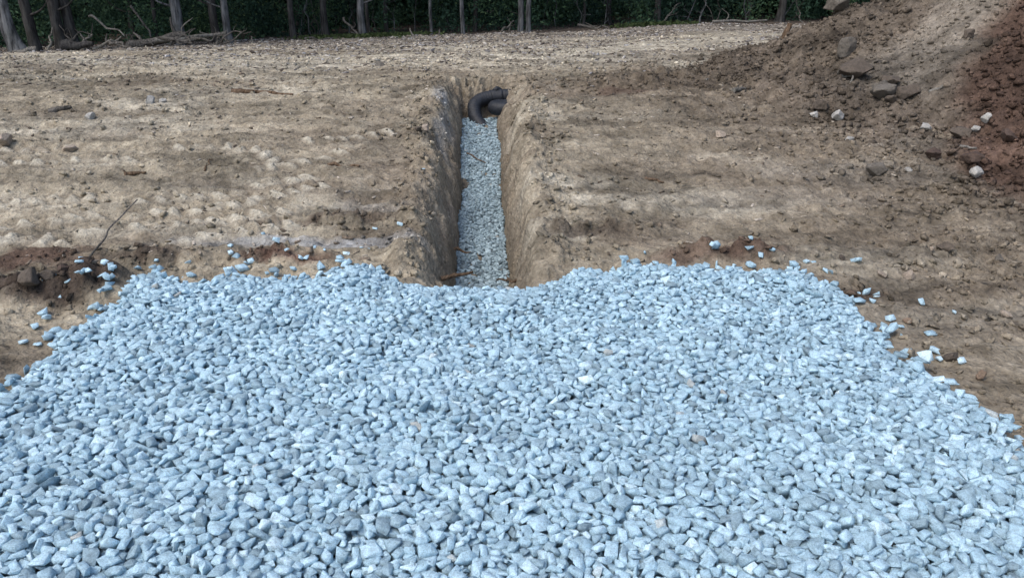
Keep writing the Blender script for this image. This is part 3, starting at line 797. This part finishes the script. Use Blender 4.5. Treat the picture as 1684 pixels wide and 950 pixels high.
tag(root, 'black corrugated drain pipe in a fabric sleeve looped at the far end of the trench', 'drain pipe')
rib = lambda i, n: 1 + .035 * math.sin(i * math.pi)
def rel(p): return Vector(p) - Vector(root.location)
me = tube_mesh('pipe_body', [rel(p) for p in loopA], [r] * len(loopA), M_PIPE, seg=24, sub=14, rough=.05, ribs=lambda i, n: 1 + .035 * math.sin(i * 2.1))
link(bpy.data.objects.new('pipe_body', me), root)
me = tube_mesh('coupling', [rel((-.22, 8.482, zb + .184)), rel((-.17, 8.491, zb + .191)), rel((-.10, 8.495, zb + .195))], [r * 1.1] * 3, M_PIPE, seg=24, sub=3)
link(bpy.data.objects.new('coupling', me), root)
me = tube_mesh('sleeve_knot', [rel((-.195, 8.47, zb + .253)), rel((-.16, 8.48, zb + .273)), rel((-.11, 8.49, zb + .261))], [.02, .028, .012], M_PIPE, seg=10, sub=3, rough=.5)
link(bpy.data.objects.new('sleeve_knot', me), root)

def stick(name, a, b, r0, r1, mat, label, cat, group=None, bend=.06, twigs=0, mid_lift=0.0, n=5):
    a = Vector(a); b = Vector(b); L = (b - a).length; pts = []
    for i in range(n + 1):
        t = i / n; p = a.lerp(b, t)
        if 0 < i < n: p += Vector((random.gauss(0, bend), random.gauss(0, bend), random.gauss(0, bend))) * L * .5 + Vector((0, 0, mid_lift * math.sin(t * math.pi)))
        pts.append(p)
    rad = [r0 + (r1 - r0) * i / n for i in range(n + 1)]
    tw = []
    for k in range(twigs):
        i = random.randint(1, n - 1); q = pts[i]; d = Vector((random.gauss(0, 1), random.gauss(0, .6), random.uniform(.1, 1.2))).normalized() * L * random.uniform(.15, .35)
        q2 = q - a; tw.append(([q2, q2 + d * .5 + Vector((random.gauss(0, .05), 0, 0)) * L, q2 + d], [rad[i] * .6, rad[i] * .4, rad[i] * .12]))
    me = tube_mesh(name, [p - a for p in pts], rad, mat, seg=8, rough=.25, sub=4, twigs=tw)
    o = bpy.data.objects.new(name, me); o.location = a; return tag(link(o), label, cat, group)

# roots and sticks of the trench
g1 = G(724, 412, -.02); g2 = P(768, 394)
stick('root', (g1.x, g1.y, g1.z + .03), (g1.x + .19, g1.y + .04, g1.z + .06), .016, .008, M_ROOT, 'thick brown root sticking out of the left trench wall near its mouth', 'root', bend=.08)
g1 = G(744, 318, 0)
stick('root', (g1.x, g1.y, g1.z), (g1.x + .12, g1.y - .03, g1.z - .01), .012, .005, M_ROOT, 'short broken root poking from the left trench wall above midway', 'root', bend=.1)
def gsurf(x, y): return float(H[int((y - Y0) / CELL), int((x - X0) / CELL)])
def on_gravel(px, py):
    d = ray(px, py)
    for t in np.arange(3.5, 9.5, .01):
        x, y, z = d[0] * t, d[1] * t, EYE + d[2] * t
        if X0 < x < X1 and Y0 < y < Y1 and z < gsurf(x, y): return Vector((x, y, z + .012))
a = on_gravel(768, 254); b = on_gravel(800, 270)
stick('twig', a, b, .009, .004, M_ROOT, 'thin brown twig lying diagonally on the trench gravel', 'twig', bend=.04)
a = on_gravel(760, 250); b = on_gravel(762, 284)
g = G(850, 408, 0)
stick('root', (g.x, g.y, g.z), (g.x - .12, g.y - .05, g.z + .02), .010, .004, M_ROOT, 'thin pale root curling out of the right trench wall', 'root', bend=.15, twigs=1)
# leaning stick left
a = G(152, 462); b = P(228, 318)
ax, ay = a.x, a.y
d = ray(226, 328); t = 4.55
stick('stick', (ax, ay, a.z), (d[0] * t, d[1] * t, EYE + d[2] * t), .006, .003, M_DEAD, 'thin grey stick leaning upright out of the dirt at left', 'stick', bend=.03, n=6)
for px, py, px2, py2, rr, m, lab in [
    (382, 153, 425, 152, .035, M_ROOT, 'dark broken branch lying on the tan dirt left of the trench'),
    (424, 152, 482, 156, .020, M_ROOT, 'long thin dark branch right beside the broken one'),
    (82, 184, 118, 182, .03, M_DEAD, 'short dark stick on the dirt at far left'),
    (205, 286, 240, 284, .018, M_ROOT, 'short dark stick in the dirt above the track marks'),
    (540, 272, 592, 280, .016, M_ROOT, 'bent dark stick on the dirt right of the track marks'),
    (338, 286, 350, 264, .008, M_ROOT, 'small dark twig standing up between the track rows'),
    (1205, 158, 1226, 146, .024, M_DEADP, 'pale bare stick lying at the left foot of the heap'),
    (1160, 142, 1180, 136, .014, M_DEADP, 'thin pale twig left of the heap foot'),
    (1530, 138, 1556, 132, .018, M_DEADP, 'pale twig lying right of the heap rock cluster'),
    (1060, 296, 1092, 300, .012, M_ROOT, 'thin brown twig on the dirt right of the trench'),
    (1575, 245, 1604, 254, .014, M_DEADP, 'crooked pale twig on the right beside the red soil'),
    (1150, 412, 1118, 414, .010, M_ROOT, 'small dark twig behind the right part of the gravel')]:
    stick('stick', G(px, py, rr * .6), G(px2, py2, rr * .6), rr, rr * .45, m, lab, 'stick', bend=.05, twigs=1 if rr > .02 else 0)
a = G(1378, 122, .02)
stick('root', a, G(1402, 148, .03), .014, .006, M_DEADP, 'pale curved root draped over the heap face', 'root', bend=.16)
a = G(1289, 66, 0)
stick('stump', a, a + Vector((.05, 0, .20)), .05, .025, M_ROOT, 'dark broken stub standing on the left skyline of the heap', 'stump', bend=.05)

def s_pale(n):
    Y = 8.6 + 11.0 * rng.random(n * 2); X = rng.uniform(-1, 1, n * 2) * (Y * .74 + 1)
    k = (rng.random(n * 2) < .25 + .75 * sstep(-.1, .25, fbm(X * .5, Y, .9, 3, 561))) & (heap_s(X, Y) < -.2)
    return X[k][:n], Y[k][:n]
clods('field_stones', 15000, s_pale, .012, .075, 2.6, 'small pale broken stones littering the far clearing', 'small stones', bright=(.7, 1.9))
# ---------------------------------------------------------------- trees
def leaf_soup(n, centre_fn, smin, smax, elong=1.6):
    S_V = np.zeros((n, 4, 3)); C, tone = centre_fn(n)
    d = rng.normal(size=(n, 3)); d /= np.linalg.norm(d, axis=1)[:, None]
    e = np.cross(d, rng.normal(size=(n, 3))); e /= np.linalg.norm(e, axis=1)[:, None]
    s = rng.uniform(smin, smax, (n, 1))
    S_V[:, 0] = C - d * s * elong * .5; S_V[:, 1] = C + e * s * .35; S_V[:, 2] = C + d * s * elong * .5; S_V[:, 3] = C - e * s * .35
    return S_V.reshape(-1, 3), np.arange(n * 4), np.full(n, 4), np.repeat(tone, 4)
def leaf_obj(name, n, cf, smin, smax, parent=None, mat=None):
    V, Fl, Lt, T = leaf_soup(n, cf, smin, smax)
    me = np_mesh(name, V, Fl, Lt, mat or M_LEAF, {'tone': np.clip(T, 0, 1)})
    return me
def crown_cf(h0, h1, rad):
    def f(n):
        k = 46; cc = np.c_[rng.normal(0, rad * .5, k), rng.normal(0, rad * .5, k), rng.uniform(h0, h1, k)]
        w = 1 - np.abs((cc[:, 2] - (h0 + h1) / 2) / (h1 - h0)) ** 2 * 2.5
        cc[:, :2] *= w[:, None]
        i = rng.integers(0, k, n); p = cc[i] + rng.normal(0, .42, (n, 3)) * (1, 1, .6)
        tone = rng.random(k)[i] * .5 + rng.random(n) * .5
        return p, tone
    return f
CROWNS = [leaf_obj('crown', 5200, crown_cf(3.6, 9.5, 2.6), .10, .22) for _ in range(3)]
def make_tree(x, y, rad, mat, lean, label, group, height=9.0, flare=1.5, bow=0.0):
    z = float(ground_full(np.array([x]), np.array([y]))[0]) - .08
    root = bpy.data.objects.new('forest_tree', None); root.location = (x, y, z); link(root); tag(root, label, 'tree', group)
    n = 9; pts = [(lean[0] * (i / n) * height + bow * math.sin(i / n * math.pi * 4) + random.gauss(0, .02) * (i > 0), lean[1] * i / n * height, height * (i / n) ** 1.3) for i in range(n + 1)]
    rr = [rad * (1 - .8 * (i / n)) for i in range(n + 1)]
    tw = []
    for k in range(7):
        i = random.randint(4, n - 1); p = Vector(pts[i]); a = random.uniform(0, 6.28)
        d = Vector((math.cos(a), math.sin(a), .7)) * random.uniform(.9, 2.0)
        tw.append(([p, p + d * .5 + Vector((0, 0, -.1)), p + d], [rr[i] * .5, rr[i] * .3, rr[i] * .1]))
    if random.random() < .7 and rad < .2:       # a dead stub low on the stem
        p = Vector(pts[1]) + Vector((0, 0, .3)); a = random.choice((0, 3.14)) + random.gauss(0, .4)
        tw.append(([p, p + Vector((math.cos(a) * .35, math.sin(a) * .35, .12)), p + Vector((math.cos(a) * .6, math.sin(a) * .6, .35))], [rad * .25, rad * .15, rad * .05]))
    ph = random.uniform(0, 6)
    def fl(t, a):
        e = math.exp(-t * 26); return 1 + e * (flare - 1) * (1 + .5 * math.sin(a * 5 + ph)) + .05 * math.sin(a * 3 + ph)
    link(bpy.data.objects.new('trunk', tube_mesh('trunk', pts, rr, mat, seg=16, sub=7, rough=.12, flare=fl, twigs=tw)), root)
    c = bpy.data.objects.new('crown', random.choice(CROWNS)); c.rotation_euler = (0, 0, random.uniform(0, 6.28))
    c.location = (pts[-3][0], pts[-3][1], height - 9.2); link(c, root)
    return root
def fx(px, D):    # world x of a picture column at distance D, near eye level
    d = ray(px, 55); return d[0] * D / d[1]
TR = [ # px base, D, width px, mat, lean, label
 (27, 16.3, 21, M_BARK_P, -.16, 'broad pale trunk with flared roots at the left frame edge', 1.7),
 (52, 17.6, 17, M_BARK_D, -.08, 'darker slanting trunk just right of the broad pale one', 1.6),
 (98, 17.8, 18, M_BARK_D, -.03, 'grey trunk at left, first of the close pair by the root tangle', 1.7),
 (121, 18.0, 17, M_BARK_D, -.06, 'leaning trunk at left, second of the close pair by the root tangle', 1.8),
 (293, 18.6, 17, M_BARK_P, -.03, 'pale straight trunk rising behind the fallen log', 1.3),
 (356, 19.2, 13, M_BARK_D, -.03, 'dark trunk left of the slim pale one at the log end', 1.3),
 (376, 18.8, 12, M_BARK_P, -.04, 'slim pale trunk at the right end of the fallen log', 1.4),
 (258, 20.2, 6, M_BARK_D, .0, 'very thin stem between the root tangle and the fallen log', 1.2),
 (220, 21.5, 12, M_BARK_D, .03, 'dim trunk deep in shade behind the left branches', 1.2),
 (482, 20.0, 10, M_BARK_D, -.02, 'curved dark trunk alone between log and middle trees', 1.4),
 (536, 20.8, 11, M_BARK_D, .0, 'shaded straight trunk left of the middle grey one', 1.2),
 (597, 19.9, 12, M_BARK_P, .0, 'grey trunk in the middle left above the green grass', 1.3),
 (608, 20.8, 6, M_BARK_D, -.01, 'thin dark stem hugging the grey trunk above the grass', 1.2),
 (637, 22.4, 7, M_BARK_D, .02, 'faint thin trunk right of the one above the grass', 1.2),
 (710, 20.4, 5, M_BARK_P, -.005, 'thin pale stem standing left of the slim middle tree', 1.2),
 (762, 20.2, 7, M_BARK_P, -.03, 'slim pale tree slightly bowed, straight behind the trench', 1.3),
 (781, 22.0, 7, M_BARK_D, .0, 'dark thin trunk behind the slim bowed tree', 1.2),
 (855, 20.2, 9, M_BARK_P, .0, 'left trunk of the twin pair behind the pipe', 1.25),
 (869, 20.25, 8, M_BARK_P, .0, 'right, paler trunk of the twin pair behind the pipe', 1.25),
 (958, 22.0, 5, M_BARK_D, .0, 'hair-thin dark stem right of the twin pair', 1.2),
 (1002, 23.5, 8, M_BARK_D, .02, 'dim trunk in deep shade midway to the right', 1.2),
 (1079, 21.6, 10, M_BARK_D, .02, 'grey trunk with a slight lean right of the centre', 1.3),
 (1225, 23.0, 8, M_BARK_D, .0, 'dim trunk left of the flared one near the heap', 1.2),
 (1278, 21.6, 12, M_BARK_D, .01, 'flared grey trunk nearest to the left of the heap', 1.7),
 (1366, 23.0, 9, M_BARK_D, .0, 'faint trunk just above the skyline boulder of the heap', 1.2),
]
for px, D, wpx, m, lean, lab, fl in TR:
    X = fx(px, D); rad = wpx * D / F * .5
    make_tree(X, D, rad, m, (lean * .4, 0), lab, 'trees along the forest edge', height=random.uniform(9, 11), flare=fl, bow=random.uniform(-.04, .04))
# deeper rows that only close the wood
k = 0
for i in range(34):
    D = random.uniform(24, 38); X = random.uniform(-.8, .8) * D
    make_tree(X, D, random.uniform(.07, .17), M_BARK_D, (random.uniform(-.02, .02), 0), 'dim trunk standing deep inside the dark wood', 'trees deep inside the wood', height=random.uniform(9, 12))
for sgn in (-1, 1):
    for i in range(4):
        X = sgn * (15.5 + i * 1.9); D = 15.5 + random.uniform(0, 5) if sgn < 0 else 19 + random.uniform(0, 4)
        make_tree(X, D, .14, M_BARK_D, (0, 0), 'tree beyond the side edge of the photo', 'trees at the far sides', height=10)

# undergrowth, one leafy mass nobody could count
def under_cf(y0, y1, zt, kcl):
    def f(n):
        Yc = rng.uniform(y0, y1, kcl); Xc = rng.uniform(-1, 1, kcl) * (Yc * .85 + 2)
        Yc = Yc - .0 + np.where(Xc < -6, -1.6, 0) * 1.0
        Zc = rng.uniform(0, 1, kcl) ** 1.2 * zt; rc = rng.uniform(.25, .8, kcl)
        i = rng.integers(0, kcl, n)
        q = rng.normal(0, .5, (n, 3)); p = np.c_[Xc[i], Yc[i], Zc[i]] + q * rc[i][:, None]
        p[:, 2] = np.abs(p[:, 2]) + base(p[:, 0], p[:, 1]) - .02
        lim = y0 - .3 - 1.9 * (p[:, 0] < -6)
        p[:, 1] = np.maximum(p[:, 1], lim + rng.random(n) * .5)
        return p, rng.random(kcl)[i] ** 1.3 * .75 + rng.random(n) * .25
    return f
ug = leaf_obj('undergrowth', 210000, under_cf(21.2, 29.5, 2.6, 900), .035, .085)
tag(link(bpy.data.objects.new('undergrowth', ug)), 'dense dark green undergrowth filling the gaps between the trunks', 'undergrowth', kind='stuff')
fg = leaf_obj('far_wood', 90000, under_cf(29, 44, 8, 1500), .30, .62)
tag(link(bpy.data.objects.new('far_wood', fg)), 'deep shaded wood closing the view behind the trees', 'woodland', kind='stuff')
# thin stems among the undergrowth
# grass strip at the forest edge
def grass_cf(n):
    X = np.concatenate([rng.normal(-3.75, .75, n // 2), rng.normal(-2.9, .5, n // 4), rng.normal(3.6, .5, n - n // 2 - n // 4)]); Y = 19.9 + rng.normal(0, .28, n) + np.where(X > 0, .9, 0)
    return np.c_[X, Y, base(X, Y) + rng.uniform(.0, .10, n)], rng.random(n)
tag(link(bpy.data.objects.new('grass', leaf_obj('grass', 3200, grass_cf, .04, .09, mat=M_GRASS))), 'low green grass growing along the forest edge', 'grass', kind='stuff')

# fallen wood at the forest edge
def W(px, py, D):
    d = ray(px, py); t = D / d[1]; return Vector((d[0] * t, D, EYE + d[2] * t))
def onf(px, D, lift=0):
    x = fx(px, D); return Vector((x, D, float(ground_full(np.array([x]), np.array([D]))[0]) + lift))
FW = [
 (onf(208, 17.6, .10), W(306, 58, 18.0), .10, .07, M_DEAD, 'long grey fallen log sloping up to the pale straight trunk', 'log', 3),
 (W(255, 66, 17.6), W(372, 54, 18.1), .055, .03, M_DEADP, 'pale slim log lying on top of the brush by the slim trunk', 'log', 2),
 (W(268, 62, 17.5), W(345, 69, 17.4), .04, .015, M_DEAD, 'grey forked branch jutting right from the log pile', 'branch', 3),
 (onf(276, 17.6, .05), W(322, 47, 17.9), .035, .012, M_DEAD, 'branch sticking up to the right behind the fallen log', 'branch', 2),
 (onf(118, 17.0, .05), W(152, 57, 17.2), .045, .02, M_DEADP, 'curved pale root arching out of the root tangle', 'branch', 2),
 (onf(148, 16.9, .05), W(200, 60, 17.1), .035, .015, M_DEADP, 'pale branch reaching right from the root tangle', 'branch', 2),
 (W(182, 70, 16.9), onf(213, 16.5, .02), .035, .014, M_DEAD, 'grey branch drooping to the ground left of the log', 'branch', 2),
 (onf(74, 17.2, .0), W(86, 45, 17.5), .03, .012, M_DEADP, 'bent bare stick standing between the left trunks', 'branch', 1),
 (W(147, 27, 18.3), W(205, 60, 17.9), .030, .015, M_DEADP, 'long bare branch hanging diagonally above the root tangle', 'branch', 1),
 (onf(100, 17.0, .12), onf(150, 16.9, .16), .12, .04, M_BARK_D, 'dark upturned root lump at the feet of the left trunks', 'root lump', 6),
 (onf(170, 17.3, .03), W(176, 55, 17.4), .028, .01, M_DEAD, 'short snag standing right of the root lump', 'branch', 2),
 (W(215, 10, 19.5), W(248, 62, 19.3), .03, .02, M_DEAD, 'dark bent stem leaning behind the root tangle', 'branch', 1),
 (onf(366, 17.8, 0), W(368, 52, 17.9), .022, .008, M_DEADP, 'thin pale twig upright at the foot of the slim trunk', 'branch', 1),
 (onf(414, 18.2, 0), W(413, 60, 18.2), .025, .01, M_DEADP, 'small forked pale twig standing alone on the clearing edge', 'branch', 2),
 (onf(680, 18.8, 0), W(674, 47, 18.9), .03, .012, M_DEADP, 'white splintered stake leaning left at the clearing edge', 'stick', 0),
 (onf(722, 19.2, 0), W(723, 48, 19.2), .022, .012, M_DEAD, 'grey stub standing between splintered stake and slim tree', 'stick', 0),
 (onf(637, 18.8, 0), W(633, 61, 18.8), .02, .008, M_DEAD, 'tiny grey peg left of the splintered stake', 'stick', 0),
 (onf(825, 19.9, .05), W(845, 34, 20.3), .03, .01, M_DEAD, 'arched bare branch left of the twin trunks', 'branch', 3),
 (onf(837, 19.8, .02), W(839, 45, 19.8), .02, .008, M_DEAD, 'short snag beside the arched branch', 'branch', 1),
 (W(565, 30, 20.2), onf(592, 19.8, .02), .03, .015, M_DEAD, 'fallen branch slanting down to the grey middle trunk', 'branch', 3),
 (W(950, 41, 21.0), W(1020, 50, 20.6), .035, .02, M_DEAD, 'low dark branch lying along the edge right of the twins', 'branch', 2),
 (onf(1085, 20.9, .05), W(1120, 5, 21.4), .03, .012, M_DEAD, 'slanting bare sapling right of the leaning grey trunk', 'branch', 2),
 (onf(1112, 20.2, 0), W(1112, 42, 20.2), .02, .01, M_DEADP, 'tiny pale stub on the right part of the clearing edge', 'stick', 0),
 (onf(1318, 21.0, 0), W(1314, 33, 21.0), .02, .008, M_DEADP, 'thin pale twig near the flared trunk by the heap', 'branch', 1),
 (onf(1170, 20.6, .04), onf(1260, 20.8, .07), .035, .02, M_DEADP, 'bleached log lying along the right forest edge', 'log', 1),
 (onf(55, 15.8, .06), onf(8, 15.6, .05), .05, .03, M_DEADP, 'pale burl of wood at the foot of the broad trunk', 'branch', 1),
 (onf(500, 19.4, .04), onf(560, 19.5, .05), .03, .015, M_DEAD, 'grey branch lying flat at the edge left of the grass', 'branch', 2),
]
for a, b, r0, r1, m, lab, cat, tw in FW:
    stick({'log': 'fallen_log', 'branch': 'fallen_branch', 'stick': 'dead_stick', 'root lump': 'root_lump'}[cat], a, b, r0, r1, m, lab, cat, bend=.035 if cat == 'log' else .07, twigs=tw)

tick('trees')
for i in range(26):
    x0 = random.choice((random.uniform(60, 230), random.uniform(200, 400))); a = onf(x0, random.uniform(16.9, 18.2), random.uniform(0, .1))
    b = a + Vector((random.uniform(-.7, .7), random.uniform(-.2, .2), abs(random.gauss(0, .22))))
    stick('fallen_branch', a, b, random.uniform(.012, .03), .005, random.choice((M_DEAD, M_DEAD, M_BARK_D, M_DEADP)), 'thin bare branch in the brush tangled around the fallen log', 'branch', 'thin branches in the brush by the fallen log', bend=.12, twigs=3)
for i in range(34):
    x0 = random.uniform(430, 1340); D = random.uniform(20.8, 23.5); a = onf(x0, D)
    b = a + Vector((random.uniform(-.35, .35), random.uniform(-.2, .2), random.uniform(.5, 1.6)))
    stick('sapling', a, b, random.uniform(.010, .022), .005, random.choice((M_DEAD, M_BARK_P, M_BARK_P)), 'thin bare sapling stem standing in the dark undergrowth', 'sapling', 'bare saplings in the undergrowth', bend=.08, twigs=4)
# ---------------------------------------------------------------- light, sky, camera
w = bpy.data.worlds.new('World'); sc.world = w; w.use_nodes = True
nt = w.node_tree; bg = nt.nodes['Background']
sky = nt.nodes.new('ShaderNodeTexSky'); sky.sky_type = 'NISHITA'; sky.sun_disc = False
SUN_EL, SUN_AZ = 55, 225     # degrees; azimuth clockwise from +y (camera direction)
sky.sun_elevation = R(SUN_EL); sky.sun_rotation = R(SUN_AZ); sky.dust_density = 3.0; sky.air_density = 1.0; sky.ozone_density = 1.0
nt.links.new(sky.outputs[0], bg.inputs[0]); bg.inputs[1].default_value = .15
sl = bpy.data.lights.new('sun', 'SUN'); sl.energy = 1.0; sl.angle = R(25); sl.color = (1, .95, .88)
so = bpy.data.objects.new('sun', sl); link(so)
dv = Vector((math.sin(R(SUN_AZ)) * math.cos(R(SUN_EL)), math.cos(R(SUN_AZ)) * math.cos(R(SUN_EL)), math.sin(R(SUN_EL))))
so.rotation_euler = (-dv).to_track_quat('-Z', 'Y').to_euler(); so.location = (0, 0, 20)
cd = bpy.data.cameras.new('camera'); cam = bpy.data.objects.new('camera', cd); link(cam)
cam.location = (0, 0, EYE); cam.rotation_euler = (R(90) - PITCH, 0, 0)
cd.sensor_width = 36; cd.lens = F / 1684 * 36; cd.clip_end = 800; cd.clip_start = .05
sc.camera = cam
sc.view_settings.view_transform = 'Standard'; sc.view_settings.look = 'None'; sc.view_settings.gamma = 1; sc.view_settings.exposure = 0.55
sc.cycles.use_denoising = True; sc.cycles.max_bounces = 5; sc.cycles.diffuse_bounces = 2
